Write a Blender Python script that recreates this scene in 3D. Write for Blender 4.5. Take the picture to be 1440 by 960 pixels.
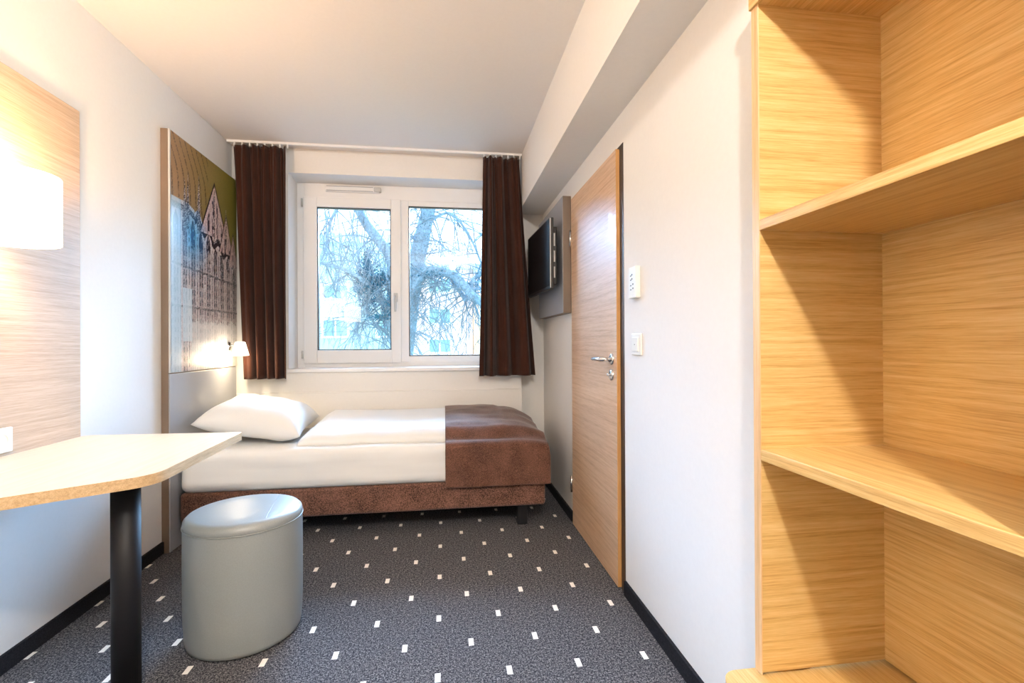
import bpy, bmesh, math, random
import numpy as np
from mathutils import Vector, Matrix, noise
random.seed(7)
for o in list(bpy.data.objects): bpy.data.objects.remove(o)
S = bpy.context.scene
COL = S.collection
PI = math.pi

# ------------------------------------------------------------------ camera
EYE = Vector((0, 0, 1.115))
yaw, pitch, roll = .1391, .0022, -.0053
fw = Vector((math.sin(yaw)*math.cos(pitch), math.cos(yaw)*math.cos(pitch), math.sin(pitch)))
rt = Vector((math.cos(yaw), -math.sin(yaw), 0)); up = rt.cross(fw)
r2 = math.cos(roll)*rt + math.sin(roll)*up; u2 = -math.sin(roll)*rt + math.cos(roll)*up
cam = bpy.data.objects.new('camera', bpy.data.cameras.new('camera')); COL.objects.link(cam)
cam.data.sensor_width = 36; cam.data.lens = 680/1440*36; cam.data.clip_start = .02; cam.data.clip_end = 300
cam.matrix_world = Matrix(((r2.x, u2.x, -fw.x, EYE.x), (r2.y, u2.y, -fw.y, EYE.y), (r2.z, u2.z, -fw.z, EYE.z), (0, 0, 0, 1)))
S.camera = cam

# ------------------------------------------------------------------ world, daylight, exposure
W = bpy.data.worlds.new('sky'); S.world = W; W.use_nodes = True
bg = W.node_tree.nodes['Background']; bg.inputs[0].default_value = (.80, .93, 1, 1); bg.inputs[1].default_value = 2.15
sun = bpy.data.objects.new('daylight', bpy.data.lights.new('daylight', 'SUN')); COL.objects.link(sun)
sun.data.energy = 60; sun.data.angle = math.radians(75); sun.data.color = (.36, .62, 1)
sun.rotation_euler = Vector((-.02, 1, .78)).to_track_quat('Z', 'Y').to_euler()
S.view_settings.view_transform = 'Standard'; S.view_settings.look = 'None'
S.view_settings.gamma = 1; S.view_settings.use_curve_mapping = False
S.view_settings.exposure = 0.74
def lamp(name, loc, power, color, size):
    o = bpy.data.objects.new(name, bpy.data.lights.new(name, 'POINT')); COL.objects.link(o)
    o.location = loc; o.data.energy = power; o.data.color = color; o.data.shadow_soft_size = size
    return o
CEIL_W, CEIL_C = 96, (1, .935, .85)
WALL_W, WALL_C = 17, (1, .56, .26)
READ_W = 2.2

# ------------------------------------------------------------------ room numbers (metres)
L, R, YB, D, H = -1.498, .79, -2.5, 3.70, 2.536
YW = 3.92        # plane of the window frame's face

# ------------------------------------------------------------------ materials
def nodes(name):
    m = bpy.data.materials.new(name); m.use_nodes = True
    nt = m.node_tree; b = nt.nodes['Principled BSDF']
    return m, nt, b
def N(nt, t, **kw):
    n = nt.nodes.new(t)
    for k, v in kw.items():
        if k in ('operation', 'blend_type', 'data_type', 'wave_type', 'bands_direction', 'attribute_name', 'feature'): setattr(n, k, v)
    return n
def mth(nt, op, a, b=None, c=None):
    n = nt.nodes.new('ShaderNodeMath'); n.operation = op
    for i, v in enumerate((a, b, c)):
        if v is None: continue
        if isinstance(v, (int, float)): n.inputs[i].default_value = v
        else: nt.links.new(v, n.inputs[i])
    return n.outputs[0]
def ramp(nt, fac, stops):
    n = nt.nodes.new('ShaderNodeValToRGB'); nt.links.new(fac, n.inputs[0])
    e = n.color_ramp.elements
    while len(e) < len(stops): e.new(.5)
    for i, (p, c) in enumerate(stops): e[i].position = p; e[i].color = (*c, 1)
    return n.outputs[0]
def bump(nt, b, h, s, d=.002):
    n = nt.nodes.new('ShaderNodeBump'); n.inputs['Strength'].default_value = s; n.inputs['Distance'].default_value = d
    nt.links.new(h, n.inputs['Height']); nt.links.new(n.outputs[0], b.inputs['Normal'])
def tex(nt, kind='noise', scale=10, detail=4, sc=(1, 1, 1), rot=(0, 0, 0), rough=.5, dist=0):
    tc = nt.nodes.new('ShaderNodeTexCoord'); mp = nt.nodes.new('ShaderNodeMapping')
    mp.inputs['Scale'].default_value = sc; mp.inputs['Rotation'].default_value = rot
    geo = nt.nodes.new('ShaderNodeNewGeometry')
    nt.links.new(geo.outputs['Position'], mp.inputs[0])
    if kind == 'noise':
        t = nt.nodes.new('ShaderNodeTexNoise'); t.inputs['Detail'].default_value = detail; t.inputs['Roughness'].default_value = rough
        t.inputs['Distortion'].default_value = dist
    else:
        t = nt.nodes.new('ShaderNodeTexVoronoi')
    t.inputs['Scale'].default_value = scale
    nt.links.new(mp.outputs[0], t.inputs['Vector'])
    return t.outputs[0]
def plain(name, col, rough=.6, metal=0, bscale=0, bs=.1, var=.0, spec=.5, coat=0, sheen=0):
    m, nt, b = nodes(name)
    b.inputs['Roughness'].default_value = rough; b.inputs['Metallic'].default_value = metal
    b.inputs['Specular IOR Level'].default_value = spec; b.inputs['Coat Weight'].default_value = coat
    if sheen: b.inputs['Sheen Weight'].default_value = sheen
    t = tex(nt, 'noise', bscale or 6, 3)
    lo = tuple(max(0, c*(1-var)) for c in col); hi = tuple(min(1, c*(1+var)) for c in col)
    nt.links.new(ramp(nt, t, [(.3, lo), (.7, hi)]), b.inputs['Base Color'])
    if bscale: bump(nt, b, t, bs)
    return m
def wood(name, c0, c1, c2, along, rough=.42, fine=420, coarse=95, spec=.5, coat=0):
    """veneer: 'along' is the world axis the grain runs along"""
    m, nt, b = nodes(name)
    st = [1, 1, 1]; st[along] = .022
    a = tex(nt, 'noise', coarse, 4, tuple(st), rough=.55, dist=.1)
    st2 = [1, 1, 1]; st2[along] = .03
    f = tex(nt, 'noise', fine, 3, tuple(st2), rough=.7)
    mixv = mth(nt, 'ADD', mth(nt, 'MULTIPLY', a, .5), mth(nt, 'MULTIPLY', f, .5))
    nt.links.new(ramp(nt, mixv, [(.36, c0), (.50, c1), (.66, c2)]), b.inputs['Base Color'])
    b.inputs['Roughness'].default_value = rough; b.inputs['Specular IOR Level'].default_value = spec
    b.inputs['Coat Weight'].default_value = coat
    bump(nt, b, f, .12, .0006)
    return m
def weave(name, c0, c1, scale=420, rough=.95, sheen=.3, b_s=.25):
    m, nt, b = nodes(name)
    f = tex(nt, 'noise', scale, 2, (1, 1, 1), rough=.8)
    g = tex(nt, 'noise', 9, 3)
    v = mth(nt, 'ADD', mth(nt, 'MULTIPLY', f, .75), mth(nt, 'MULTIPLY', g, .25))
    nt.links.new(ramp(nt, v, [(.38, c0), (.62, c1)]), b.inputs['Base Color'])
    b.inputs['Roughness'].default_value = rough; b.inputs['Sheen Weight'].default_value = sheen
    b.inputs['Specular IOR Level'].default_value = .2
    bump(nt, b, f, b_s, .002)
    return m
def glow(name, col, s):
    m, nt, b = nodes(name)
    b.inputs['Base Color'].default_value = (.9, .9, .88, 1); b.inputs['Emission Color'].default_value = (*col, 1)
    b.inputs['Emission Strength'].default_value = s; b.inputs['Roughness'].default_value = .7
    return m
def glass():
    m = bpy.data.materials.new('window glass'); m.use_nodes = True; nt = m.node_tree; nt.nodes.clear()
    o = nt.nodes.new('ShaderNodeOutputMaterial'); mx = nt.nodes.new('ShaderNodeMixShader')
    t = nt.nodes.new('ShaderNodeBsdfTransparent'); g = nt.nodes.new('ShaderNodeBsdfGlossy'); f = nt.nodes.new('ShaderNodeFresnel')
    t.inputs[0].default_value = (.93, .98, 1, 1); g.inputs['Roughness'].default_value = 0; f.inputs[0].default_value = 1.5
    nt.links.new(mth(nt, 'MULTIPLY', f.outputs[0], 1.7), mx.inputs[0]); nt.links.new(t.outputs[0], mx.inputs[1]); nt.links.new(g.outputs[0], mx.inputs[2])
    nt.links.new(mx.outputs[0], o.inputs[0])
    return m
def carpet():
    m, nt, b = nodes('speckled carpet')
    geo = nt.nodes.new('ShaderNodeNewGeometry'); sp = nt.nodes.new('ShaderNodeSeparateXYZ'); nt.links.new(geo.outputs['Position'], sp.inputs[0])
    x = mth(nt, 'ADD', sp.outputs[0], .633); y = mth(nt, 'SUBTRACT', mth(nt, 'SUBTRACT', sp.outputs[1], 2.862), mth(nt, 'MULTIPLY', sp.outputs[0], .014))
    rf = mth(nt, 'DIVIDE', y, .1755); rr = mth(nt, 'ROUND', rf)
    fy = mth(nt, 'LESS_THAN', mth(nt, 'MULTIPLY', mth(nt, 'ABSOLUTE', mth(nt, 'SUBTRACT', rf, rr)), .1755), .022)
    odd = mth(nt, 'ABSOLUTE', mth(nt, 'MODULO', rr, 2))
    cf = mth(nt, 'ADD', mth(nt, 'DIVIDE', x, .2422), mth(nt, 'MULTIPLY', odd, .5)); cr = mth(nt, 'ROUND', cf)
    fx = mth(nt, 'LESS_THAN', mth(nt, 'MULTIPLY', mth(nt, 'ABSOLUTE', mth(nt, 'SUBTRACT', cf, cr)), .2422), .0095)
    dot = mth(nt, 'MULTIPLY', fx, fy)
    n1 = tex(nt, 'noise', 180, 2, rough=.9); n2 = tex(nt, 'noise', 90, 3, rough=.8)
    v = mth(nt, 'ADD', mth(nt, 'MULTIPLY', n1, .6), mth(nt, 'MULTIPLY', n2, .4))
    base = ramp(nt, v, [(.38, (.012, .013, .020)), (.50, (.068, .068, .078)), (.62, (.27, .265, .27))])
    mx = nt.nodes.new('ShaderNodeMix'); mx.data_type = 'RGBA'
    nt.links.new(dot, mx.inputs[0]); nt.links.new(base, mx.inputs[6])
    mx.inputs[7].default_value = (.92, .88, .82, 1)
    nt.links.new(mx.outputs[2], b.inputs['Base Color'])
    b.inputs['Roughness'].default_value = 1; b.inputs['Specular IOR Level'].default_value = .1
    bump(nt, b, v, .6, .004)
    return m
M = dict(
    paint=plain('white wall paint', (.80, .79, .77), .75, bscale=60, bs=.05, var=.01, spec=.3),
    ceil=plain('ceiling paint', (.80, .77, .74), .85, bscale=60, bs=.03, var=.01, spec=.2),
    pvc=plain('white window plastic', (.86, .87, .88), .3, bscale=3, bs=.0, var=.01),
    carpet=carpet(),
    skirt=plain('dark skirting carpet', (.018, .018, .022), .95, bscale=200, bs=.3, var=.4, spec=.1),
    shelf=wood('honey oak veneer along depth', (.54, .31, .095), (.70, .455, .17), (.80, .58, .27), 0, .36, spec=.5),
    shelf_y=wood('honey oak veneer along length', (.54, .31, .095), (.70, .455, .17), (.80, .58, .27), 1, .36, spec=.5),
    edge=wood('oak edge banding', (.62, .38, .17), (.74, .49, .26), (.84, .60, .35), 2, .4),
    door=wood('pale oak door veneer', (.50, .30, .17), (.64, .42, .26), (.74, .53, .36), 1, .4, coarse=80, spec=.6, coat=.15),
    dedge=wood('door edge oak', (.45, .22, .07), (.55, .29, .10), (.66, .38, .16), 2, .4),
    top=wood('pale oak laminate', (.60, .49, .35), (.67, .56, .41), (.73, .63, .48), 1, .35, spec=.4),
    topedge=wood('oak laminate edge', (.42, .27, .13), (.56, .38, .20), (.70, .50, .29), 1, .5, fine=400),
    panel=wood('light oak wall panel', (.42, .31, .21), (.52, .40, .29), (.62, .50, .38), 1, .5),
    grey=plain('grey blue lacquer', (.36, .38, .42), .35, var=.02),
    taupe=plain('taupe board edge', (.20, .145, .105), .5, var=.05),
    leather=plain('grey leatherette', (.27, .29, .285), .34, bscale=240, bs=.12, var=.04),
    linen=plain('white cotton', (.86, .86, .84), .9, bscale=500, bs=.06, var=.01, spec=.2, sheen=.2),
    brown=weave('brown woven upholstery', (.035, .015, .010), (.27, .135, .095), 150),
    runner=weave('brown bed runner cloth', (.05, .020, .012), (.21, .10, .068), 230),
    curtain=weave('dark brown curtain cloth', (.028, .009, .005), (.058, .019, .011), 700, sheen=.1, b_s=.1),
    black=plain('black plastic', (.012, .012, .014), .35, var=.1),
    screen=plain('tv screen', (.004, .004, .005), .35, var=.1, spec=.12),
    blackmet=plain('black powder coated steel', (.008, .008, .010), .5, var=.1, spec=.25),
    jamb=plain('dark door frame steel', (.035, .022, .016), .45, var=.1),
    chrome=plain('brushed steel', (.72, .72, .72), .22, 1, var=.03),
    silver=plain('silver plastic', (.55, .56, .56), .35, var=.03),
    switch=plain('cream white plastic', (.82, .82, .78), .4, var=.01),
    dark=plain('dark marking', (.08, .10, .10), .5),
    shade=glow('lit lamp shade', (1, .90, .72), 3.0),
    bulb=glow('lit reading lamp glass', (1, .88, .68), 8),
    ceilglow=glow('lit ceiling lamp glass', (1, .9, .78), 4),
    glass=glass(),
    facade=plain('pale pink render', (.80, .60, .57), .9, bscale=2, bs=.02, var=.03),
    facade2=plain('pale orange render', (.86, .52, .33), .9, bscale=2, bs=.02, var=.03),
    facade3=plain('pale grey green render', (.40, .56, .60), .9, bscale=2, bs=.02, var=.03),
    ext_white=plain('white window trim', (.9, .9, .9), .6),
    pane=plain('blueish far window pane', (.22, .45, .48), .15),
    roof=plain('grey roof', (.45, .50, .55), .8),
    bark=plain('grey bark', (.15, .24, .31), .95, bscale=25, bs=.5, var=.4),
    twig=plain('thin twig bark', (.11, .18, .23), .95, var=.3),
    ivy=plain('teal ivy leaves', (.005, .12, .19), .8, var=.4, spec=.1),
    lawn=plain('lawn', (.25, .32, .2), .95, bscale=4, bs=.1, var=.3),
)

# ------------------------------------------------------------------ mesh helpers
def nb(): return bmesh.new()
def box(bm, x0, x1, y0, y1, z0, z1, bev=0, seg=2, mi=0):
    vs = [bm.verts.new((x, y, z)) for x in (x0, x1) for y in (y0, y1) for z in (z0, z1)]
    idx = [(0, 1, 3, 2), (4, 6, 7, 5), (0, 4, 5, 1), (2, 3, 7, 6), (0, 2, 6, 4), (1, 5, 7, 3)]
    fs = [bm.faces.new([vs[i] for i in f]) for f in idx]
    for f in fs: f.material_index = mi
    if bev:
        es = list({e for f in fs for e in f.edges})
        bmesh.ops.bevel(bm, geom=es, offset=bev, segments=seg, profile=.5, affect='EDGES')
    return bm
def bx(*a, **k): return box(nb(), *a, **k)
def tube(bm, pts, rad, n=12, cap=True):
    """round bar through pts; rad a number or one per point"""
    pts = [Vector(p) for p in pts]
    if not hasattr(rad, '__len__'): rad = [rad]*len(pts)
    rings = []; prev = None
    for i, p in enumerate(pts):
        t = (pts[min(i+1, len(pts)-1)]-pts[max(i-1, 0)]).normalized()
        a = prev if prev else (Vector((0, 0, 1)) if abs(t.z) < .9 else Vector((1, 0, 0)))
        s = t.cross(a).normalized(); q = s.cross(t).normalized(); prev = q
        rings.append([bm.verts.new(p+rad[i]*(math.cos(2*PI*k/n)*s+math.sin(2*PI*k/n)*q)) for k in range(n)])
    for a, b in zip(rings, rings[1:]):
        for k in range(n): f = bm.faces.new((a[k], a[(k+1) % n], b[(k+1) % n], b[k])); f.smooth = True
    if cap:
        bm.faces.new(rings[0][::-1]); bm.faces.new(rings[-1])
    return bm
def lathe(bm, prof, c, n=48, axis='z', cap0=False, cap1=False):
    rings = []
    for r, h in prof:
        ring = []
        for k in range(n):
            a = 2*PI*k/n; u, v = r*math.cos(a), r*math.sin(a)
            p = {'z': (u, v, h), 'x': (h, u, v), 'y': (u, h, v)}[axis]
            ring.append(bm.verts.new(Vector(p)+Vector(c)))
        rings.append(ring)
    for a, b in zip(rings, rings[1:]):
        for k in range(n): f = bm.faces.new((a[k], a[(k+1) % n], b[(k+1) % n], b[k])); f.smooth = True
    if cap0: bm.faces.new(rings[0][::-1])
    if cap1: bm.faces.new(rings[-1])
    return bm
def prism(bm, pts, z0, z1, bev=0):
    lo = [bm.verts.new((x, y, z0)) for x, y in pts]; hi = [bm.verts.new((x, y, z1)) for x, y in pts]
    fs = [bm.faces.new(lo[::-1]), bm.faces.new(hi)]
    n = len(pts)
    for k in range(n): fs.append(bm.faces.new((lo[k], lo[(k+1) % n], hi[(k+1) % n], hi[k])))
    return bm
def surf(bm, fn, nu, nv, smooth=True, closed_u=False):
    g = [[bm.verts.new(fn(i/(nu), j/(nv))) for j in range(nv+1)] for i in range(nu+(0 if closed_u else 1))]
    m = len(g)
    for i in range(nu):
        for j in range(nv):
            f = bm.faces.new((g[i][j], g[(i+1) % m][j], g[(i+1) % m][j+1], g[i][j+1])); f.smooth = smooth
    return bm
def obj(name, bm, mat, parent=None, loc=None, label=None):
    bmesh.ops.recalc_face_normals(bm, faces=bm.faces)
    base = Vector(loc) if loc else (Vector(parent['_o']) if parent and '_o' in parent else Vector((0, 0, 0)))
    bmesh.ops.translate(bm, verts=bm.verts, vec=-base)
    me = bpy.data.meshes.new(name); bm.to_mesh(me); bm.free()
    for mm in (mat if isinstance(mat, (list, tuple)) else [mat]): me.materials.append(mm)
    o = bpy.data.objects.new(name, me); COL.objects.link(o)
    if parent: o.parent = parent; o['_o'] = tuple(base)
    else: o.location = base; o['_o'] = tuple(base)
    if label: o['label'] = label
    return o
def thing(name, label, cat, loc, group=None):
    o = bpy.data.objects.new(name, None); COL.objects.link(o); o.location = loc; o.empty_display_size = .1
    o['_o'] = tuple(loc); o['label'] = label; o['category'] = cat
    if group: o['group'] = group
    return o
def tag(o, label, cat, group=None, kind=None):
    o['label'] = label; o['category'] = cat
    if group: o['group'] = group
    if kind: o['kind'] = kind
    return o
def struct(name, bm, mat, label=None, loc=None):
    o = obj(name, bm, mat, loc=loc); o['kind'] = 'structure'; o['category'] = name.split('_')[0]
    if label: o['label'] = label
    return o
def wob(p, s=3, a=.01, seed=0):
    return a*noise.noise(Vector((p[0]*s+seed, p[1]*s, p[2]*s)))

# ------------------------------------------------------------------ structure
struct('floor', bx(-1.7, 1.3, YB-.1, 4.05, -.12, 0), M['carpet'], 'dark speckled carpet with staggered small white dashes')
struct('ceiling', bx(-1.7, 1.3, YB-.1, 4.05, H, H+.1), M['ceil'], 'plain off white ceiling')
struct('wall_left', bx(L-.15, L, YB, 4.05, 0, H), M['paint'], 'plain wall on the left behind the table and headboard')
struct('wall_back', bx(L-.15, 1.3, YB-.12, YB, 0, H), M['panel'], 'wall behind the camera')
bm = nb()                       # right wall, with the wardrobe niche and the door's dark opening left free
box(bm, R, R+.1, 1.095, 2.06, 0, H)
box(bm, R, R+.1, 2.06, 2.90, 2.0, H)
box(bm, R, R+.1, 2.90, 4.05, 0, H)
box(bm, R, 1.2, YB, .50, 0, H)
box(bm, R, 1.2, .50, 1.095, 1.975, H)
box(bm, 1.11, 1.25, .48, 2.0, 0, 2.0)
struct('wall_right', bm, M['paint'], 'white wall on the right holding the oak door')
# window wall with opening; its right end stops at x=.59 where a recess begins
XO0, XO1, ZO0, ZO1 = -1.118, .42, .905, 2.358
bm = nb()
box(bm, L, XO0, D, 4.02, 0, H); box(bm, XO1, .590, D, 4.02, 0, H)
box(bm, XO0, XO1, D, 4.02, 0, ZO0); box(bm, XO0, XO1, D, 4.02, ZO1, H)
box(bm, .590, R, 3.81, 4.02, 0, H)
struct('wall_window', bm, M['paint'], 'wall around the window')
struct('beam', bx(.587, R, YB, 3.81, 2.14, H), M['paint'], 'boxed beam running along the top of the right wall')
bpy.data.objects['beam'].name = 'trim_1'
struct('trim_2', bx(-1.49, .590, D-.022, D, .42, .76, bev=.003), M['paint'], 'raised white panel below the window behind the bed')
struct('trim_3', bx(XO0-.01, XO1+.01, D-.02, YW+.02, .905, .932, bev=.004), M['pvc'], 'white window sill board')
struct('baseboard_left', bx(L, L+.012, YB, 4.0, 0, .062), M['skirt'], 'low dark skirting strip along the left wall')
bm = nb(); box(bm, R-.012, R, 1.105, 2.045, 0, .062); box(bm, R-.012, R, 2.93, 3.80, 0, .062)
struct('baseboard_right', bm, M['skirt'], 'low dark skirting strip along the right wall')

# ------------------------------------------------------------------ window
def ring_frame(bm, x0, x1, z0, z1, gx0, gx1, gz0, gz1, y0, y1, bev=.004):
    box(bm, x0, gx0, y0, y1, z0, z1, bev); box(bm, gx1, x1, y0, y1, z0, z1, bev)
    box(bm, gx0-.002, gx1+.002, y0, y1, z0, gz0, bev); box(bm, gx0-.002, gx1+.002, y0, y1, gz1, z1, bev)
wt = bpy.data.objects.new('window_1', None); COL.objects.link(wt); wt.location = (-.35, YW, .93); wt['_o'] = (-.35, YW, .93)
wt['kind'] = 'structure'; wt['label'] = 'white two part window with bare trees outside'
bm = nb()
ring_frame(bm, -1.14, .44, .928, 2.40, -1.065, .38, .965, 2.245, YW, YW+.07)
box(bm, -.345, -.277, YW, YW+.07, .965, 2.245, .004)
box(bm, -.279, .382, YW+.004, YW+.07, .963, 1.012, .004); box(bm, -.279, .382, YW+.004, YW+.07, 2.205, 2.247, .004)
obj('window_frame', bm, M['pvc'], wt)
bm = nb(); ring_frame(bm, -1.072, -.335, .960, 2.250, -.970, -.413, 1.063, 2.172, YW-.022, YW+.03, .006)
sash = obj('sash', bm, M['pvc'], wt)
g = .007
bm = nb(); ring_frame(bm, -.972, -.411, 1.061, 2.174, -.970+g, -.413-g, 1.063+g, 2.172-g, YW-.008, YW+.028, 0)
obj('glass_seal', bm, M['black'], sash, label='black rubber seal')
bm = nb(); ring_frame(bm, -.279, .382, 1.010, 2.207, -.277+g, .380-g, 1.012+g, 2.205-g, YW+.006, YW+.04, 0)
obj('glass_seal', bm, M['black'], wt, label='black rubber seal')
obj('glass_pane', bx(-.968, -.415, YW+.006, YW+.012, 1.065, 2.170), M['glass'], sash)
obj('glass_pane', bx(-.275, .378, YW+.020, YW+.026, 1.014, 2.203), M['glass'], wt)
bm = nb()      # handle: rose plate and lever hanging down
box(bm, -.392, -.362, YW-.034, YW-.022, 1.44, 1.51, .004); tube(bm, [(-.377, YW-.03, 1.475), (-.377, YW-.065, 1.475)], .009)
tube(bm, [(-.377, YW-.065, 1.485), (-.377, YW-.068, 1.44), (-.377, YW-.066, 1.36)], [.010, .011, .008])
obj('window_handle', bm, M['silver'], sash)
bm = nb()
for z in (2.17, 1.0): tube(bm, [(-1.078, YW-.022, z), (-1.078, YW-.022, z+.06)], .008)
obj('hinge', bm, M['silver'], sash)
bm = nb(); box(bm, -.905, -.50, YW-.03, YW+.002, 2.292, 2.338, .006)
v = obj('air_vent', bm, M['pvc'], wt)
bm = nb(); box(bm, -.895, -.545, YW-.034, YW-.029, 2.297, 2.301); box(bm, -.895, -.545, YW-.034, YW-.029, 2.330, 2.333)
obj('vent_slot', bm, M['grey'], v, label='thin grey slot lines')
bm = nb(); box(bm, -.54, -.485, YW-.04, YW+.002, 2.297, 2.334, .008)
obj('vent_end_knob', bm, M['silver'], v, label='grey end knob')

# ------------------------------------------------------------------ curtains
def curtain(name, label, xt0, xt1, xb0, xb1, y, z0, z1, folds, seed, flare=None):
    rnd = random.Random(seed); ph = [rnd.uniform(-.5, .5) for _ in range(40)]
    def fn(u, v):
        z = z1+(z0-z1)*v
        w = v**1.1
        x0 = xt0+(xb0-xt0)*w; x1 = xt1+(xb1-xt1)*w
        uu = u+.018*math.sin(u*9+seed)*v
        x = x0+(x1-x0)*uu
        k = u*folds*2*PI+1.5*math.sin(2.3*u*PI+seed)+.4*v*math.sin(u*11+seed)
        amp = .024+.022*min(1, v*1.8)
        yy = y+amp*math.sin(k)*(1+.25*math.sin(u*17+seed))+.014*math.sin(2.7*k+seed)*(1-.5*v)
        if v < .05: yy += .006*math.sin(k*4)*(1-v/.05)
        if v > .985: z += .004
        return Vector((x+.006*math.cos(k), yy, z))
    bm = surf(nb(), fn, 220, 60)
    o = obj(name, bm, M['curtain'], loc=((xt0+xt1)/2, y, z0), label=None)
    so = o.modifiers.new('s', 'SOLIDIFY'); so.thickness = .004
    return o
c1 = curtain('curtain', '', -1.455, -1.090, -1.40, -1.083, 3.60, .866, 2.497, 4.6, 2)
tag(c1, 'dark brown curtain left of the window, beside the lit picture headboard', 'curtain')
c2 = curtain('curtain', '', .292, .572, .262, .682, 3.60, .864, 2.497, 3.6, 5)
tag(c2, 'dark brown curtain right of the window, flaring at its hem near the television', 'curtain')
bm = nb(); box(bm, -1.49, .586, 3.590, 3.610, 2.519, H, .002)
rail = thing('curtain_rail', 'slim white curtain rail fixed to the ceiling in front of the window', 'curtain rail', (-.45, 3.6, 2.50))
obj('rail', bm, M['pvc'], rail)
for x in [-1.44+.05*i for i in range(8)]+[.30+.045*i for i in range(7)]:
    obj('glider', bx(x-.004, x+.004, 3.594, 3.606, 2.496, 2.521), M['pvc'], rail)

# ------------------------------------------------------------------ headboard with printed picture
HX = -1.456
hb = thing('headboard', 'tall wall headboard with an engraved looking print of a many windowed building', 'headboard', (L, 3.25, 0))
obj('back_panel', bx(L, HX-.006, 2.815, 3.66, 0, 2.272, .002), M['taupe'], hb, label='brown grey panel behind the print')
obj('lower_board', bx(HX-.008, HX, 2.818, 3.655, .002, .955, .002), M['grey'], hb, label='grey blue lower board')
obj('print_frame', bx(HX-.006, HX+.003, 2.818, 3.655, .961, 2.272, .001), M['silver'], hb, label='pale aluminium edge of the print')
def print_picture():
    nu, nv = 190, 290
    y0, y1, z0, z1 = 2.826, 3.655, .963, 2.268
    rs = np.random.RandomState(3)
    U, V = np.meshgrid(np.linspace(0, 1, nu), np.linspace(0, 1, nv), indexing='ij')
    n1 = rs.rand(nu, nv); n2 = rs.rand(nu//2+1, nv//5+1).repeat(2, 0).repeat(5, 1)[:nu, :nv]; n3 = rs.rand(nu, 1).repeat(nv, 1)
    sky = np.stack([.33+.06*n1-.17*U, .185+.04*n1-.02*U, .10-.07*U], -1)
    hatch = ((np.sin((U*38+V*22)*2.2+2*np.sin(V*20)) > .8) & (n1 > .35) & (U < .5))
    sky[hatch] *= .3
    C = sky.copy()
    stone = np.stack([.42+.35*n1, .34+.34*n1, .33+.33*n1], -1); ink = np.stack([.012+.03*n2, .010+.02*n2, .016+.03*n2], -1)
    roofline = .735-.17*np.clip((U-.22)/.78, 0, 1)+.02*np.sin(U*40)*(U > .3)
    body = V < roofline
    C[body] = stone[body]
    # tall bays: piers, arched dark openings and rows of small lights
    f = (U*9.0) % 1; bay = np.floor(U*9.0)
    arch = (np.abs(f-.5) < .30) & (V < roofline-.05-.12*np.abs(f-.5)) & body
    rows = (np.sin(V*150) > -.2)
    dk = arch & (((np.sin(U*9*2*PI*3) > .1) & rows) | (n1 > .72))
    C[dk] = (ink*1.3+.02)[dk]
    li = arch & ~dk; C[li] = (stone*np.array([.85, .78, .8]))[li]
    tops = arch & (V > roofline-.16+.03*np.sin(bay*2)) & (n2 > .22); C[tops] = ink[tops]
    strip = arch & (np.abs(np.abs(f-.5)-.14) < .06) & (n2 > .30) & (V > .30); C[strip] = ink[strip]*1.5
    corn = body & (V > roofline-.055) & (V < roofline-.03) & (U > .3); C[corn] = ink[corn]
    band = body & ((np.abs(V-roofline+.03) < .014) | (np.abs(V-.46+.03*U) < .006) | (np.abs(V-.28) < .005)); C[band & (n1 > .25)] = ink[band & (n1 > .25)]
    pier = body & (np.abs(f) < .07) & (n2 > .3); C[pier] = ink[pier]
    # gabled fronts
    for uc, vt, hw, vb in ((.60, .90, .22, .64), (.80, .78, .12, .58), (.93, .70, .09, .52)):
        gab = (V > vb) & (V < vt-(np.abs(U-uc)/hw)*(vt-vb))
        C[gab] = stone[gab]*np.array([.95, .85, .85])
        ins = gab & (np.sin(U*90) > .2) & (n2 > .4) & (V < vt-.05-(np.abs(U-uc)/hw)*(vt-vb)); C[ins] = (ink*2)[ins]
        ed = (V > vb) & (np.abs(V-(vt-(np.abs(U-uc)/hw)*(vt-vb))) < .010); C[ed] = ink[ed]
    # thin pinnacles
    for uc, vt, w in ((.17, .83, .030), (.21, .87, .022), (.36, .885, .022), (.60, .93, .008), (.80, .81, .010)):
        pn = (V > .62) & (V < vt) & (np.abs(U-uc) < w*np.clip((vt-V)/.16, .12, 1)); C[pn] = ink[pn]
        q = pn & (n1 > .6); C[q] = stone[q]*.8
    dusty = (V < .56) & (n1 > .62); C[dusty] = C[dusty]*.5+.28
    low = (V < .21+.03*n2) & (U > .25); C[low] = C[low]*.45+np.array([.42, .42, .41])
    pale = (U < .12) & body; C[pale] = C[pale]*.3+np.array([.30, .40, .45])
    blue = (U < .42) & body & (V > .52); glare = np.clip(1.15-np.hypot((U-.27)/.22, (V-.60)/.17), 0, 1)[..., None]; C = np.where(body[..., None], C*(1-glare*np.array([.85, .35, .05]))+glare*np.array([.02, .12, .30]), C)  # soft blue window glare on the gloss, painted into the print's colours
    doorw = (np.abs(U-.2) < .06) & (V < .36) & (V > .13); C[doorw] = C[doorw]*.4+np.array([.38, .46, .5])
    C = np.clip(C, 0, 1)
    me = bpy.data.meshes.new('picture_print')
    X = np.full_like(U, HX+.0045)
    P = np.stack([X-L, y0+(y1-y0)*U-3.25, z0+(z1-z0)*V], -1).reshape(-1, 3)
    i = np.arange(nu*nv).reshape(nu, nv)
    F = np.stack([i[:-1, :-1], i[1:, :-1], i[1:, 1:], i[:-1, 1:]], -1).reshape(-1, 4)
    me.from_pydata(P.tolist(), [], F.tolist())
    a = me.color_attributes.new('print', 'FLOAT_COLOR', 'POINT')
    a.data.foreach_set('color', np.concatenate([C, np.ones((nu, nv, 1))], -1).astype(np.float32).ravel())
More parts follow.
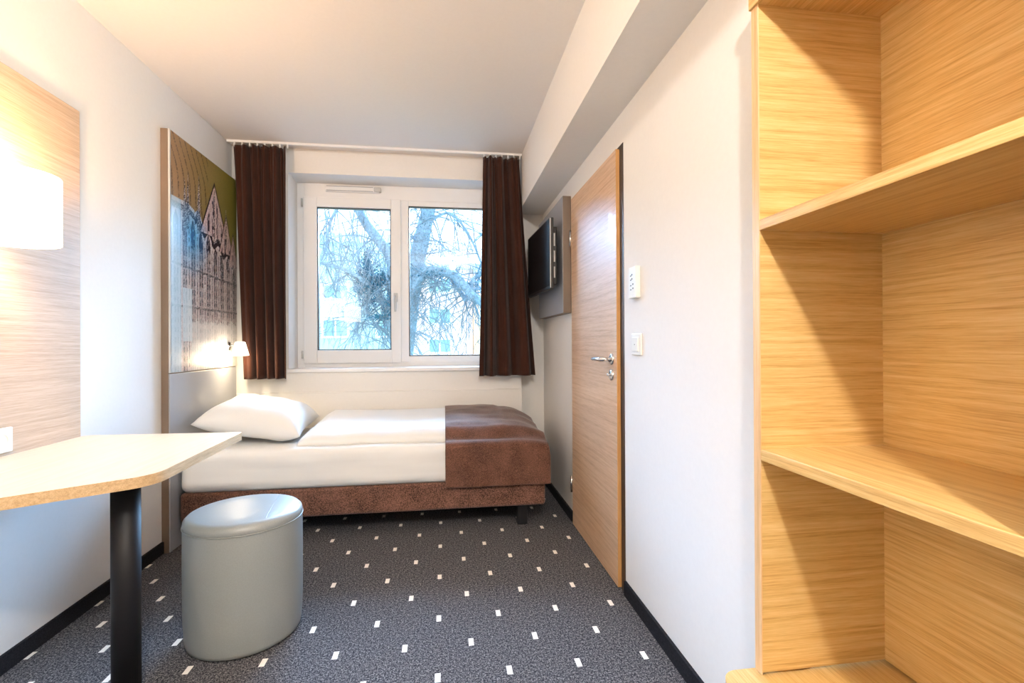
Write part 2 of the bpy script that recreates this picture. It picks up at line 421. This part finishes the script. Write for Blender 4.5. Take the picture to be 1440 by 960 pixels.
    m, nt, b = nodes('printed picture'); at = nt.nodes.new('ShaderNodeAttribute'); at.attribute_name = 'print'
    nt.links.new(at.outputs['Color'], b.inputs['Base Color']); b.inputs['Roughness'].default_value = .3
    me.materials.append(m)
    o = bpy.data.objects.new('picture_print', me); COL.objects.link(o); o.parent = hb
    o['label'] = 'printed picture of an old building with gables under a brown sky'
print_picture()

# reading lamp on the headboard
rl = thing('reading_lamp', 'small lit reading lamp fixed to the headboard next to the left curtain', 'lamp', (HX, 3.52, 1.08))
obj('mount', lathe(nb(), [(.001, 0), (.028, 0), (.028, .010), (.001, .012)], (HX+.003, 3.52, 1.10), 24, 'x'), M['chrome'], rl)
obj('arm', tube(nb(), [(HX+.01, 3.52, 1.10), (HX+.05, 3.50, 1.11), (HX+.085, 3.475, 1.10)], .006), M['chrome'], rl)
bm = lathe(nb(), [(.018, .045), (.030, .040), (.052, -.045), (.049, -.047), (.001, -.040)], (HX+.10, 3.465, 1.085), 32, 'z', cap0=True)
obj('lamp_shade', bm, M['bulb'], rl)
pl = lamp('reading_light', (HX+.10, 3.465, 1.00), READ_W, (1, .75, .45), .03); pl.parent = rl; pl.location = Vector((HX+.10, 3.44, 1.01))-rl.location

# ------------------------------------------------------------------ bed
bed = thing('bed', 'single bed with brown upholstered base and white sheeted mattress under the window', 'bed', (-.42, 3.27, 0))
BX0, BX1, BY0, BY1 = -1.445, .605, 2.885, 3.665
bm = bx(BX0, BX1, BY0, BY1, .128, .292, bev=.018, seg=4); obj('bed_base', bm, M['brown'], bed)
for (x, y) in ((-1.30, 2.98), (.47, 2.96), (-1.30, 3.58), (.47, 3.58)):
    obj('leg', bx(x-.03, x+.03, y-.03, y+.03, 0, .135, bev=.004), M['black'], bed)
def soft_box(x0, x1, y0, y1, z0, z1, rad, nx=90, ny=40, nz=12, wr=.0, seed=0, bulge=0):
    bm = nb(); bmesh.ops.create_cube(bm, size=1)
    bmesh.ops.bevel(bm, geom=list(bm.edges), offset=.001, segments=1, affect='EDGES')
    bm.free(); bm = nb()
    def face(fn, a, b):
        surf(bm, fn, a, b)
    def map(x, y, z):     # rounded box with wrinkles
        p = Vector((x, y, z)); c = Vector((min(max(x, x0+rad), x1-rad), min(max(y, y0+rad), y1-rad), min(max(z, z0+rad), z1-rad)))
        d = p-c
        if d.length > 1e-6: p = c+d.normalized()*rad
        if bulge:
            if z > (z0+z1)/2: p.z += bulge*(math.sin(PI*(x-x0)/(x1-x0))**.5)*(math.sin(PI*min(1, max(0, (y-y0)/(y1-y0))))**.5)
        if wr: p.z += wr*noise.noise(Vector((x*3+seed, y*9, 0)))*(1 if z > z0+.01 else 0); p.y += wr*.6*noise.noise(Vector((x*3, z*30, seed)))
        return p
    lx, ly, lz = x1-x0, y1-y0, z1-z0
    face(lambda u, v: map(x0+lx*u, y0+ly*v, z1), nx, ny); face(lambda u, v: map(x0+lx*u, y0+ly*v, z0), nx, ny)
    face(lambda u, v: map(x0+lx*u, y0, z0+lz*v), nx, nz); face(lambda u, v: map(x0+lx*u, y1, z0+lz*v), nx, nz)
    face(lambda u, v: map(x0, y0+ly*u, z0+lz*v), ny, nz); face(lambda u, v: map(x1, y0+ly*u, z0+lz*v), ny, nz)
    bmesh.ops.remove_doubles(bm, verts=bm.verts, dist=.0008)
    return bm
obj('mattress', soft_box(BX0+.002, BX1-.022, BY0-.015, BY1, .290, .522, .045, wr=.010, seed=4), M['linen'], bed, label='mattress in a white sheet')

def cushion(cx, cy, cz, a, b, t, rot, tiltx=0, tilty=0, n=44, seed=0, pinch=.13, name='pillow'):
    bm = nb(); Rm = Matrix.Rotation(rot, 3, 'Z') @ Matrix.Rotation(tiltx, 3, 'X') @ Matrix.Rotation(tilty, 3, 'Y')
    for s in (1, -1):
        def fn(u, v):
            x, y = 2*u-1, 2*v-1
            ex = 1-pinch*(1-x*x)*0-pinch*(1-abs(x)**2)*abs(y)**3*.0
            # edges pulled in between the corners
            px = x*a*(1-pinch*(1-y*y)); py = y*b*(1-pinch*.8*(1-x*x))
            h = ((1-x**4)*(1-y**4))**.55
            r = h*t*(.95 if s > 0 else .55)*s
            r += .006*noise.noise(Vector((x*2.5+seed, y*2.5, s)))*h*2
            return Rm @ Vector((px, py, r))+Vector((cx, cy, cz))
        surf(bm, fn, n, n)
    bmesh.ops.remove_doubles(bm, verts=bm.verts, dist=.001)
    return bm
o = obj('pillow', cushion(-1.148, 3.270, .632, .290, .315, .135, .07, .05, .17, seed=3, pinch=.07), M['linen'], loc=(-1.135, 3.285, .53))
tag(o, 'plump white pillow at the head of the bed', 'pillow')

def duvet_fn():
    x0, x1, y0, y1 = -.858, .50, 2.945, 3.655
    def top(x, y):
        u = (x-x0)/(x1-x0); v = (y-y0)/(y1-y0)
        ed = lambda t, w: min(1, max(0, t/w))**.32
        e = ed(u, .07)*ed(1-u, .10)*ed(v, .10)*ed(1-v, .10)
        h = .066+.058*min(1, max(0, v)/.75)
        return .516+h*e+.008*e*noise.noise(Vector((x*2.3, y*8, 1)))+.004*e*noise.noise(Vector((x*7, y*15, 4)))
    return x0, x1, y0, y1, top
x0, x1, y0, y1, dtop = duvet_fn()
bm = nb()
surf(bm, lambda u, v: Vector((x0+(x1-x0)*u, y0+(y1-y0)*v, dtop(x0+(x1-x0)*u, y0+(y1-y0)*v))), 120, 70)
surf(bm, lambda u, v: Vector((x0+(x1-x0)*u, y0+(y1-y0)*v, .514)), 120, 70)
bmesh.ops.remove_doubles(bm, verts=bm.verts, dist=.003)
o = obj('duvet', bm, M['linen'], loc=(-.14, 3.3, .514)); tag(o, 'folded white duvet lying along the middle of the bed', 'duvet')

# runner: one cloth draped over the foot end, hanging at the front and at the end
def runner():
    X0, X1 = .003, .622
    # profile path along Y: hanging front, top, back
    def base_z(x, y):
        t = .530
        if y > 2.90:
            t = max(t, dtop(min(x, .40), min(max(y, 2.95), 3.60))+.010)
        return t
    def fn(u, v):
        x = X0+(X1-X0)*u; fall = max(0, (x-.42)/(.2))
        if v < .28:                              # front drop
            q = v/.28; z = .266+(.500-.266)*q; y = 2.852+.004*math.sin(x*30+q*3)
            ztop = .5-.015*fall**2; z = .266+(ztop-.266)*q
            return Vector((x-.004*fall, y+.006*noise.noise(Vector((x*9, z*9, 2))), z))
        if v < .36:
            q = (v-.28)/.08*PI/2; zt = base_z(x, 2.90)
            z0 = .5-.015*fall**2; z1 = zt-.022*fall**2
            return Vector((x-.004*fall, 2.852+.05*(1-math.cos(q)), z0+(z1-z0)*math.sin(q)))
        q = (v-.36)/.64; y = 2.902+(3.665-2.902)*q
        z = base_z(x, y)
        if y < 3.03: 
            k = (y-2.902)/.128; z = .530+(base_z(x, 3.03)-.530)*(k*k*(3-2*k))
        z -= fall**2*(.022+.05*min(1, max(0, (y-2.92)/.2)))
        z += .006*noise.noise(Vector((x*5, y*12, 7)))
        return Vector((x-.004*fall, y, z))
    bm = surf(nb(), fn, 60, 120)
    # end flap hanging at the foot of the bed
    def fl(u, v):
        p = fn(1, .02+.98*u) if u > .0 else fn(1, 0)
        p = fn(1, u)
        zb = min(p.z, .268)
        return Vector((p.x+.010*math.sin(min(1, v*3)*PI/2)-.0, p.y, p.z+(zb-p.z)*v))
    surf(bm, fl, 120, 16)
    bmesh.ops.remove_doubles(bm, verts=bm.verts, dist=.0005)
    return bm
o = obj('bed_runner', runner(), M['runner'], loc=(.3, 3.27, .268)); tag(o, 'brown bed runner draped over the foot end of the bed', 'bed runner')
so = o.modifiers.new('s', 'SOLIDIFY'); so.thickness = .006; so.offset = 0

# ------------------------------------------------------------------ wall panel, lamps, socket
o = obj('wall_panel', bx(L, L+.018, .60, 2.215, .70, 2.075, bev=.004), M['panel'], loc=(L, 1.4, .70))
tag(o, 'light oak veneered panel on the left wall above the table', 'wall panel')
def wall_lamp(y, label):
    cx = -1.36; z0, z1 = 1.443, 1.660
    t = thing('wall_lamp', label, 'lamp', (L+.018, y, 1.55), 'drum wall lamps on the oak panel')
    obj('wall_plate', bx(L+.018, L+.030, y-.05, y+.05, 1.50, 1.60, bev=.004), M['chrome'], t)
    obj('arm', tube(nb(), [(L+.028, y, 1.55), (cx, y, 1.55), (cx, y, 1.50)], .007), M['chrome'], t)
    bm = lathe(nb(), [(.118, z0), (.120, z0), (.120, z1), (.118, z1), (.118, z0)], (cx, y, 0), 64)
    obj('lamp_shade', bm, M['shade'], t)
    obj('bulb', lathe(nb(), [(.001, 1.61), (.02, 1.605), (.030, 1.575), (.025, 1.54), (.014, 1.51), (.014, 1.49), (.001, 1.49)], (cx, y, 0), 20), M['bulb'], t)
    p = lamp('wall_light', (0, 0, 0), WALL_W, WALL_C, .03); p.parent = t; p.location = Vector((cx, y, 1.645))-t.location
wall_lamp(1.74, 'glowing white drum wall lamp on the oak panel over the table')
wall_lamp(.35, 'second drum wall lamp, seen only mirrored in the window pane')
sk = thing('wall_socket', 'white wall socket on the oak panel just above the table', 'socket', (L+.018, 1.84, .75))
obj('face_plate', bx(L+.018, L+.030, 1.80, 1.884, .752, .836, bev=.004), M['switch'], sk)
obj('socket_insert', lathe(nb(), [(.001, .002), (.018, .002), (.021, .006), (.023, .006)], (L+.026, 1.842, .794), 24, 'x'), M['switch'], sk)

# ------------------------------------------------------------------ table
def arc(c, r, a0, a1, n=10): return [(c[0]+r*math.cos(a0+(a1-a0)*k/n), c[1]+r*math.sin(a0+(a1-a0)*k/n)) for k in range(n+1)]
def round_poly(pts, radii, n=10):
    out = []; m = len(pts)
    for i, (p, r) in enumerate(zip(pts, radii)):
        if r == 0: out.append(p); continue
        P = Vector(p); A = (Vector(pts[i-1])-P).normalized(); B = (Vector(pts[(i+1) % m])-P).normalized()
        ang = A.angle(B); d = r/math.tan(ang/2); a = P+A*d; b = P+B*d; c = P+(A+B).normalized()*(r/math.sin(ang/2))
        a0 = math.atan2(a.y-c.y, a.x-c.x); a1 = math.atan2(b.y-c.y, b.x-c.x)
        while a1-a0 > PI: a1 -= 2*PI
        while a1-a0 < -PI: a1 += 2*PI
        out += arc(c, r, a0, a1, n)
    return out
tb = thing('wall_table', 'pale oak table with cut corner mounted on the left wall, one black leg', 'table', (-.97, 1.62, 0))
TX = L+.019
poly = round_poly([(TX, 2.235), (-.853, 2.200), (-.828, 1.525), (-1.478, 1.085)], [.03, .012, .11, 0], 14)
bm = nb(); prism(bm, poly, .7085, .740)
for f in bm.faces:
    f.material_index = 0 if abs(f.normal.z) > .5 or True else 1
bmesh.ops.recalc_face_normals(bm, faces=bm.faces)
for f in bm.faces:
    f.material_index = 0 if abs(f.normal.z) > .5 else 1
    f.smooth = False
o = obj('tabletop', bm, [M['top'], M['topedge']], tb)
bm = nb(); tube(bm, [(-.967, 1.63, .002), (-.967, 1.63, .7075)], .0375, 32); obj('leg', bm, M['blackmet'], tb)
obj('foot_plate', lathe(nb(), [(.001, 0), (.06, 0), (.06, .006), (.038, .010)], (-.967, 1.63, 0), 32), M['blackmet'], tb)
obj('bracket', bx(TX, TX+.03, 1.15, 2.15, .672, .7085, bev=.003), M['blackmet'], tb)

# ------------------------------------------------------------------ stool
SX, SY, SR, SH = -.7705, 2.010, .2045, .476
st = thing('stool', 'round grey leatherette pouf stool standing beside the table', 'stool', (SX, SY, 0))
prof = [(.001, .003), (.185, .003), (.196, .010), (.200, .025), (SR, .12), (SR+.001, .3), (SR, SH-.045), (SR-.001, SH-.038)]
obj('body', lathe(nb(), prof, (SX, SY, 0), 96), M['leather'], st)
prof = [(SR-.002, SH-.037), (SR+.001, SH-.030), (SR-.002, SH-.014), (SR-.012, SH-.004), (SR-.03, SH), (.1, SH+.003), (.001, SH+.004)]
obj('seat', lathe(nb(), prof, (SX, SY, 0), 96), M['leather'], st)
ring = [(SX+(SR+.001)*math.cos(a), SY+(SR+.001)*math.sin(a), SH-.036) for a in [2*PI*k/96 for k in range(97)]]
obj('piping', tube(nb(), ring, .0022, 6, False), M['leather'], st)
bm = nb(); 
seam = [Vector((-.650-.045*k/12, 1.865+(2.170-1.865)*k/12, 0)) for k in range(13)]
def seat_z(rr): return SH+.004-.001*min(rr/.1, 1)-.003*max(0, min((rr-.1)/.0745, 1))-.006*max(0, (rr-.1745)/.018)
tube(bm, [(p.x, p.y, seat_z(math.hypot(p.x-SX, p.y-SY))+.0004) for p in seam], .0010, 6)
obj('seam', bm, M['leather'], st, label='stitched seam across the seat')
obj('glide', lathe(nb(), [(.001, 0), (.17, 0), (.17, .004)], (SX, SY, 0), 48), M['black'], st)

# ------------------------------------------------------------------ door in the right wall
dr = bpy.data.objects.new('door_1', None); COL.objects.link(dr); dr.location = (R, 2.48, 0); dr['_o'] = (R, 2.48, 0)
dr['kind'] = 'structure'; dr['label'] = 'oak veneered door in the right wall'
bm = nb()
box(bm, R-.002, R+.095, 2.052, 2.096, 0, 2.0); box(bm, R-.002, R+.095, 2.878, 2.905, 0, 2.0); box(bm, R-.002, R+.095, 2.096, 2.878, 1.985, 2.0)
obj('door_frame', bm, M['jamb'], dr, label='dark brown steel frame')
bm = nb(); box(bm, R-.018, R+.022, 2.100, 2.876, .008, 1.988)
bm.normal_update()
for f in bm.faces: f.material_index = 0 if abs(f.normal.x) > .5 else 1
lf = obj('door_leaf', bm, [M['door'], M['dedge']], dr)
DX = R-.018
ro = obj('handle_rose', lathe(nb(), [(.001, -.008), (.022, -.008), (.026, -.006), (.026, 0)], (DX, 2.160, 1.035), 28, 'x'), M['chrome'], dr)
obj('door_handle', tube(nb(), [(DX-.006, 2.160, 1.035), (DX-.040, 2.160, 1.035), (DX-.052, 2.168, 1.035), (DX-.056, 2.19, 1.035), (DX-.054, 2.25, 1.034), (DX-.050, 2.30, 1.033)], [.010, .010, .010, .0095, .0095, .009], 14), M['chrome'], ro)
lk = obj('lock_rose', lathe(nb(), [(.001, -.008), (.022, -.008), (.026, -.006), (.026, 0)], (DX, 2.165, .962), 28, 'x'), M['chrome'], dr)
obj('lock_turn', bx(DX-.022, DX-.008, 2.157, 2.173, .957, .967, bev=.002), M['chrome'], lk)
bm = nb(); tube(bm, [(R-.022, 2.884, 1.70), (R-.022, 2.884, 1.80)], .007); obj('hinge', bm, M['chrome'], dr)
bm = nb(); tube(bm, [(R-.022, 2.884, .20), (R-.022, 2.884, .30)], .007); obj('hinge', bm, M['chrome'], dr)

# ------------------------------------------------------------------ television and its board
bd = thing('television_board', 'grey board with taupe edge on the right wall behind the television', 'wall board', (R, 3.33, 1.30))
obj('board_core', bx(.738, R, 2.945, 3.715, 1.298, 2.030, .002), M['taupe'], bd)
obj('front_face', bx(.7355, .7382, 2.948, 3.712, 1.300, 2.028), M['grey'], bd, label='smooth grey front')
tv = thing('television', 'black flat television mounted on the grey board near the window', 'television', (.70, 3.3, 1.46))
def rotv(bm):
    bmesh.ops.rotate(bm, verts=bm.verts, cent=(.655, 2.93, 1.67), matrix=Matrix.Rotation(math.radians(2.0), 3, 'Z')); return bm
obj('casing', rotv(bx(.650, .676, 2.932, 3.590, 1.448, 1.892, .005)), M['black'], tv)
obj('screen', rotv(bx(.6485, .6502, 2.944, 3.578, 1.468, 1.880)), M['screen'], tv)
obj('bezel_edge', rotv(bx(.651, .656, 2.9305, 2.933, 1.455, 1.886)), M['silver'], tv, label='thin light bezel edge')
rear = obj('rear_housing', rotv(bx(.674, .706, 2.965, 3.54, 1.478, 1.842, .006)), M['black'], tv)
for z0, z1 in ((1.72, 1.80), (1.62, 1.69), (1.52, 1.59)):
    obj('port_label', rotv(bx(.682, .692, 2.962, 2.966, z0, z1)), M['silver'], rear, label='pale connector strip')
obj('bracket', bx(.70, .7355, 3.15, 3.45, 1.58, 1.75), M['blackmet'], tv)

# ------------------------------------------------------------------ thermostat and switch
th = thing('thermostat', 'white wall thermostat with small marks, upper of the two white units beside the door', 'thermostat', (R, 1.905, 1.29))
obj('housing', bx(R-.022, R, 1.868, 1.945, 1.295, 1.425, bev=.004), M['switch'], th)
bm = nb()
for z in (1.392, 1.375, 1.352, 1.335):
    box(bm, R-.0232, R-.0218, 1.892+.01*(z > 1.37), 1.900+.01*(z > 1.37), z-.003, z+.003); box(bm, R-.0232, R-.0218, 1.912, 1.924, z-.006, z-.002)
obj('button_marks', bm, M['dark'], th, label='small dark marks')
sw = thing('light_switch', 'white light switch below the thermostat beside the door', 'switch', (R, 1.905, 1.06))
obj('face_plate', bx(R-.009, R, 1.855, 1.948, 1.060, 1.150, bev=.003), M['switch'], sw)
obj('rocker', bx(R-.014, R-.006, 1.872, 1.931, 1.076, 1.134, bev=.002), M['switch'], sw)
obj('indicator', bx(R-.0146, R-.0138, 1.90, 1.906, 1.102, 1.106), M['dark'], sw, label='tiny dark indicator')

# ------------------------------------------------------------------ open oak shelving in the niche
FX, BXk = .750, 1.085
ws = thing('shelf_unit', 'tall open oak shelf unit built into the niche on the right', 'shelf unit', (.92, .80, 0))
SP = M['shelf']; SQ = M['shelf_y']
obj('side_panel', bx(FX+.002, BXk+.02, 1.068, 1.092, .32, 1.925), SP, ws)
obj('side_panel', bx(FX+.002, BXk+.02, .506, .530, .32, 1.925), SP, ws)
obj('edge_strip', bx(FX, FX+.003, 1.067, 1.0925, .315, 1.930, .0008), M['edge'], ws)
obj('edge_strip', bx(FX, FX+.003, .5055, .5305, .315, 1.930, .0008), M['edge'], ws)
obj('back_panel', bx(BXk, BXk+.015, .530, 1.068, .32, 1.925), SQ, ws)
obj('top_board', bx(FX-.006, BXk+.02, .500, 1.094, 1.925, 1.965, .001), SQ, ws)
obj('shelf', bx(FX+.001, BXk, .530, 1.068, 1.381, 1.407, .0012), SQ, ws)
obj('shelf', bx(FX+.001, BXk, .530, 1.068, .829, .856, .0012), SQ, ws)
bp_ = round_poly([(.655, 1.098), (.655, -.2), (BXk+.02, -.2), (BXk+.02, 1.098)], [.045, .02, 0, 0], 10)
bm = nb(); prism(bm, bp_, .278, .312); obj('bench_board', bm, SQ, ws, label='wider bottom board with rounded corner')
bm = nb(); obj('plinth_panel', box(bm, .80, BXk+.02, 1.068, 1.092, 0, .278), SP, ws); obj('plinth_panel', bx(.80, BXk+.02, -.18, -.155, 0, .278), SP, ws)

# ------------------------------------------------------------------ ceiling lamp (behind the camera)
cl = thing('ceiling_lamp', 'small round ceiling lamp behind the camera', 'lamp', (.15, -.57, H))
obj('lamp_base', lathe(nb(), [(.001, H), (.06, H), (.06, H-.012), (.001, H-.012)], (.15, -.57, 0), 32), M['chrome'], cl)
obj('lamp_glass', lathe(nb(), [(.05, H-.012), (.05, H-.022), (.03, H-.028), (.001, H-.03)], (.15, -.57, 0), 32), M['ceilglow'], cl)
p = lamp('ceiling_light', (0, 0, 0), CEIL_W, CEIL_C, .055); p.parent = cl; p.location = (0, 0, -.10)

# ------------------------------------------------------------------ outside
o = struct('ground', bx(-60, 60, 4.5, 90, -7.2, -7), M['lawn']); 
def building(name, label, x0, x1, y, z1, mat, wins, depth=8, roof=.5):
    t = thing(name, label, 'building', ((x0+x1)/2, y, -7)); ov = 0
    obj('wall', bx(x0, x1, y, y+depth, -7, z1), mat, t)
    obj('roof', bx(x0, x1, y-.3, y+depth+.3, z1, z1+roof), M['roof'], t)
    for (wx, wz, ww, wh, k) in wins:
        bm = nb(); ring_frame(bm, wx-ww/2-.12, wx+ww/2+.12, wz-wh/2-.12, wz+wh/2+.12, wx-ww/2, wx+ww/2, wz-wh/2, wz+wh/2, y-.08, y+.02, 0)
        for i in range(1, k): box(bm, wx-ww/2+ww*i/k-.05, wx-ww/2+ww*i/k+.05, y-.08, y+.02, wz-wh/2, wz+wh/2)
        w = obj('window', bm, M['ext_white'], t)
        obj('pane', bx(wx-ww/2, wx+ww/2, y-.04, y-.01, wz-wh/2, wz+wh/2), M['pane'], w)
    return t
BYY = 28
building('apartment_building', 'pale pink apartment block seen through the right pane', -2.0, 1.64, BYY, 5.35, M['facade'],
         [(-.25, 2.65, 1.15, .78, 2), (-.25, .95, 1.15, .7, 2), (-.25, 4.4, 1.15, .7, 2), (-.25, -.9, 1.15, .7, 2)])
building('apartment_building', 'pale orange apartment block at the right edge of the window', 1.66, 9, BYY-.4, 5.1, M['facade2'],
         [(2.4, 2.65, .6, .8, 1), (2.4, .95, .6, .7, 1), (2.4, 4.3, .6, .7, 1)])
building('apartment_building', 'pale grey green apartment block seen through the left pane', -16, -2.02, BYY+1, 6.9, M['facade3'],
         [(-3.2, 2.0, 1.3, .9, 2), (-3.2, .2, 1.3, .9, 2), (-6.2, 2.0, 1.3, .9, 2), (-6.2, .2, 1.3, .9, 2), (-6.2, 4, 1.3, .9, 2)])
TY = 10.0
tr = thing('tree', 'bare spreading tree with a forked trunk outside the window', 'tree', (-.9, TY, -7))
def bez(P, n=14):
    P = [Vector(p) for p in P]; out = []
    for i in range(len(P)-1):
        a = P[max(i-1, 0)]; b = P[i]; c = P[i+1]; d = P[min(i+2, len(P)-1)]
        for k in range(n):
            t = k/n; out.append(.5*((2*b)+(-a+c)*t+(2*a-5*b+4*c-d)*t*t+(-a+3*b-3*c+d)*t**3))
    out.append(P[-1]); return out
TRK = [(-1.0, TY, -7), (-.95, TY, -3), (-.90, TY, .2), (-.74, TY, 1.7), (-.60, TY+.1, 2.6), (-.46, TY+.1, 3.2), (-.26, TY, 4.0), (.1, TY, 5.2)]
BR = [
    ([(-.74, TY, 1.75), (-.62, TY-.1, 2.25), (-.35, TY-.2, 2.52), (-.05, TY-.3, 2.53), (.23, TY-.4, 2.42), (.50, TY-.5, 2.10), (.78, TY-.6, 1.84), (1.3, TY-.6, 1.5)], .13, .06),
    ([(-.92, TY, .8), (-1.0, TY, 2.0), (-1.05, TY+.1, 2.8), (-1.30, TY+.2, 3.2), (-1.65, TY+.3, 3.7), (-2.0, TY+.3, 4.5)], .15, .08),
    ([(-.90, TY, .9), (-1.14, TY-.1, 1.75), (-1.3, TY-.1, 2.1), (-1.8, TY-.2, 2.5), (-2.4, TY-.2, 2.7)], .09, .03),
    ([(.05, TY-.3, 2.52), (.35, TY-.2, 2.1), (.46, TY-.2, 2.0), (.60, TY-.2, 2.4), (.85, TY-.2, 2.6)], .05, .04),
    ([(-.40, TY, 3.5), (.1, TY-.1, 3.75), (.5, TY-.2, 3.3), (.8, TY-.2, 2.6)], .035, .015),
    ([(-1.0, TY, 1.6), (-1.25, TY-.3, 1.62), (-1.6, TY-.4, 1.58)], .05, .03),
    ([(-1.9, TY+.3, 4.3), (-2.2, TY, 3.6), (-2.35, TY, 2.9), (-2.6, TY, 2.3)], .035, .012),
]
obj('trunk', tube(nb(), bez(TRK, 8), [.30-.19*i/(8*7) for i in range(8*7+1)], 10), M['bark'], tr)
tw = nb(); rnd = random.Random(11)
def twig(p, d, ln, r, depth):
    pts = [p]; q = p.copy(); dd = d.copy(); n = 7
    for i in range(n):
        dd = (dd+Vector((rnd.uniform(-.22, .22), rnd.uniform(-.15, .15), rnd.uniform(-.30, .06)))).normalized()
        q = q+dd*ln/n; pts.append(q.copy())
        if depth > 0 and i > 0 and rnd.random() < .5:
            s = (dd+Vector((rnd.uniform(-1, 1), rnd.uniform(-.6, .6), rnd.uniform(-.7, .5)))).normalized()
            twig(q.copy(), s, ln*rnd.uniform(.35, .6), r*.6, depth-1)
    tube(tw, pts, [r*(1-.8*i/n) for i in range(n+1)], 3, False)
for P_, ra, rb in BR:
    pts = bez(P_, 8); n = len(pts)
    obj('branch', tube(nb(), pts, [ra+(rb-ra)*i/(n-1) for i in range(n)], 8), M['bark'], tr)
    for k in range(0, n, 2):
        for _ in range(2):
            a = rnd.uniform(-1, 1)
            twig(pts[k], Vector((a, rnd.uniform(-.5, .5), rnd.uniform(-1, .9))).normalized(), rnd.uniform(.6, 1.5), .016, 2)
tp = bez(TRK, 8)
for k in range(22, len(tp), 2):
    for _ in range(3): twig(tp[k], Vector((rnd.uniform(-1, 1), rnd.uniform(-.5, .5), rnd.uniform(-.4, .9))).normalized(), rnd.uniform(.7, 1.6), .018, 2)
for k in range(26):     # drooping twigs in front of the left pane
    x = rnd.uniform(-2.5, -1.1); twig(Vector((x, TY+rnd.uniform(-.5, .5), rnd.uniform(2.6, 4.2))), Vector((rnd.uniform(-.5, .5), 0, -1)).normalized(), rnd.uniform(1, 2), .014, 2)
t_ = obj('twigs', tw, M['twig'], tr, label='tangle of thin drooping twigs'); t_['kind'] = 'stuff'
iv = nb()
def leafs(c, s, n):
    for _ in range(n):
        p = Vector(c)+Vector((rnd.gauss(0, s[0]), rnd.gauss(0, s[1]), rnd.gauss(0, s[2])))
        a = Vector((rnd.uniform(-1, 1), rnd.uniform(-1, 1), rnd.uniform(-1, 1))).normalized()*.022; b = a.orthogonal().normalized()*.018
        vs = [iv.verts.new(p+q) for q in (a, b, -a, -b)]; iv.faces.new(vs)
leafs((-1.50, TY-.1, 2.22), (.11, .1, .20), 900); leafs((-1.25, TY-.1, 2.40), (.14, .1, .09), 700); leafs((-1.50, TY-.1, 2.7), (.05, .05, .15), 300)
leafs((-1.25, TY-.3, 1.62), (.14, .1, .035), 220); leafs((-1.08, TY-.2, 1.85), (.05, .1, .12), 220)
leafs((-.15, TY-.3, 2.5), (.25, .1, .05), 160); leafs((-.35, TY, 3.7), (.06, .1, .25), 160)
t_ = obj('ivy', iv, M['ivy'], tr, label='clump of dark teal ivy leaves'); t_['kind'] = 'stuff'

for o in bpy.data.objects:
    if '_o' in o: del o['_o']
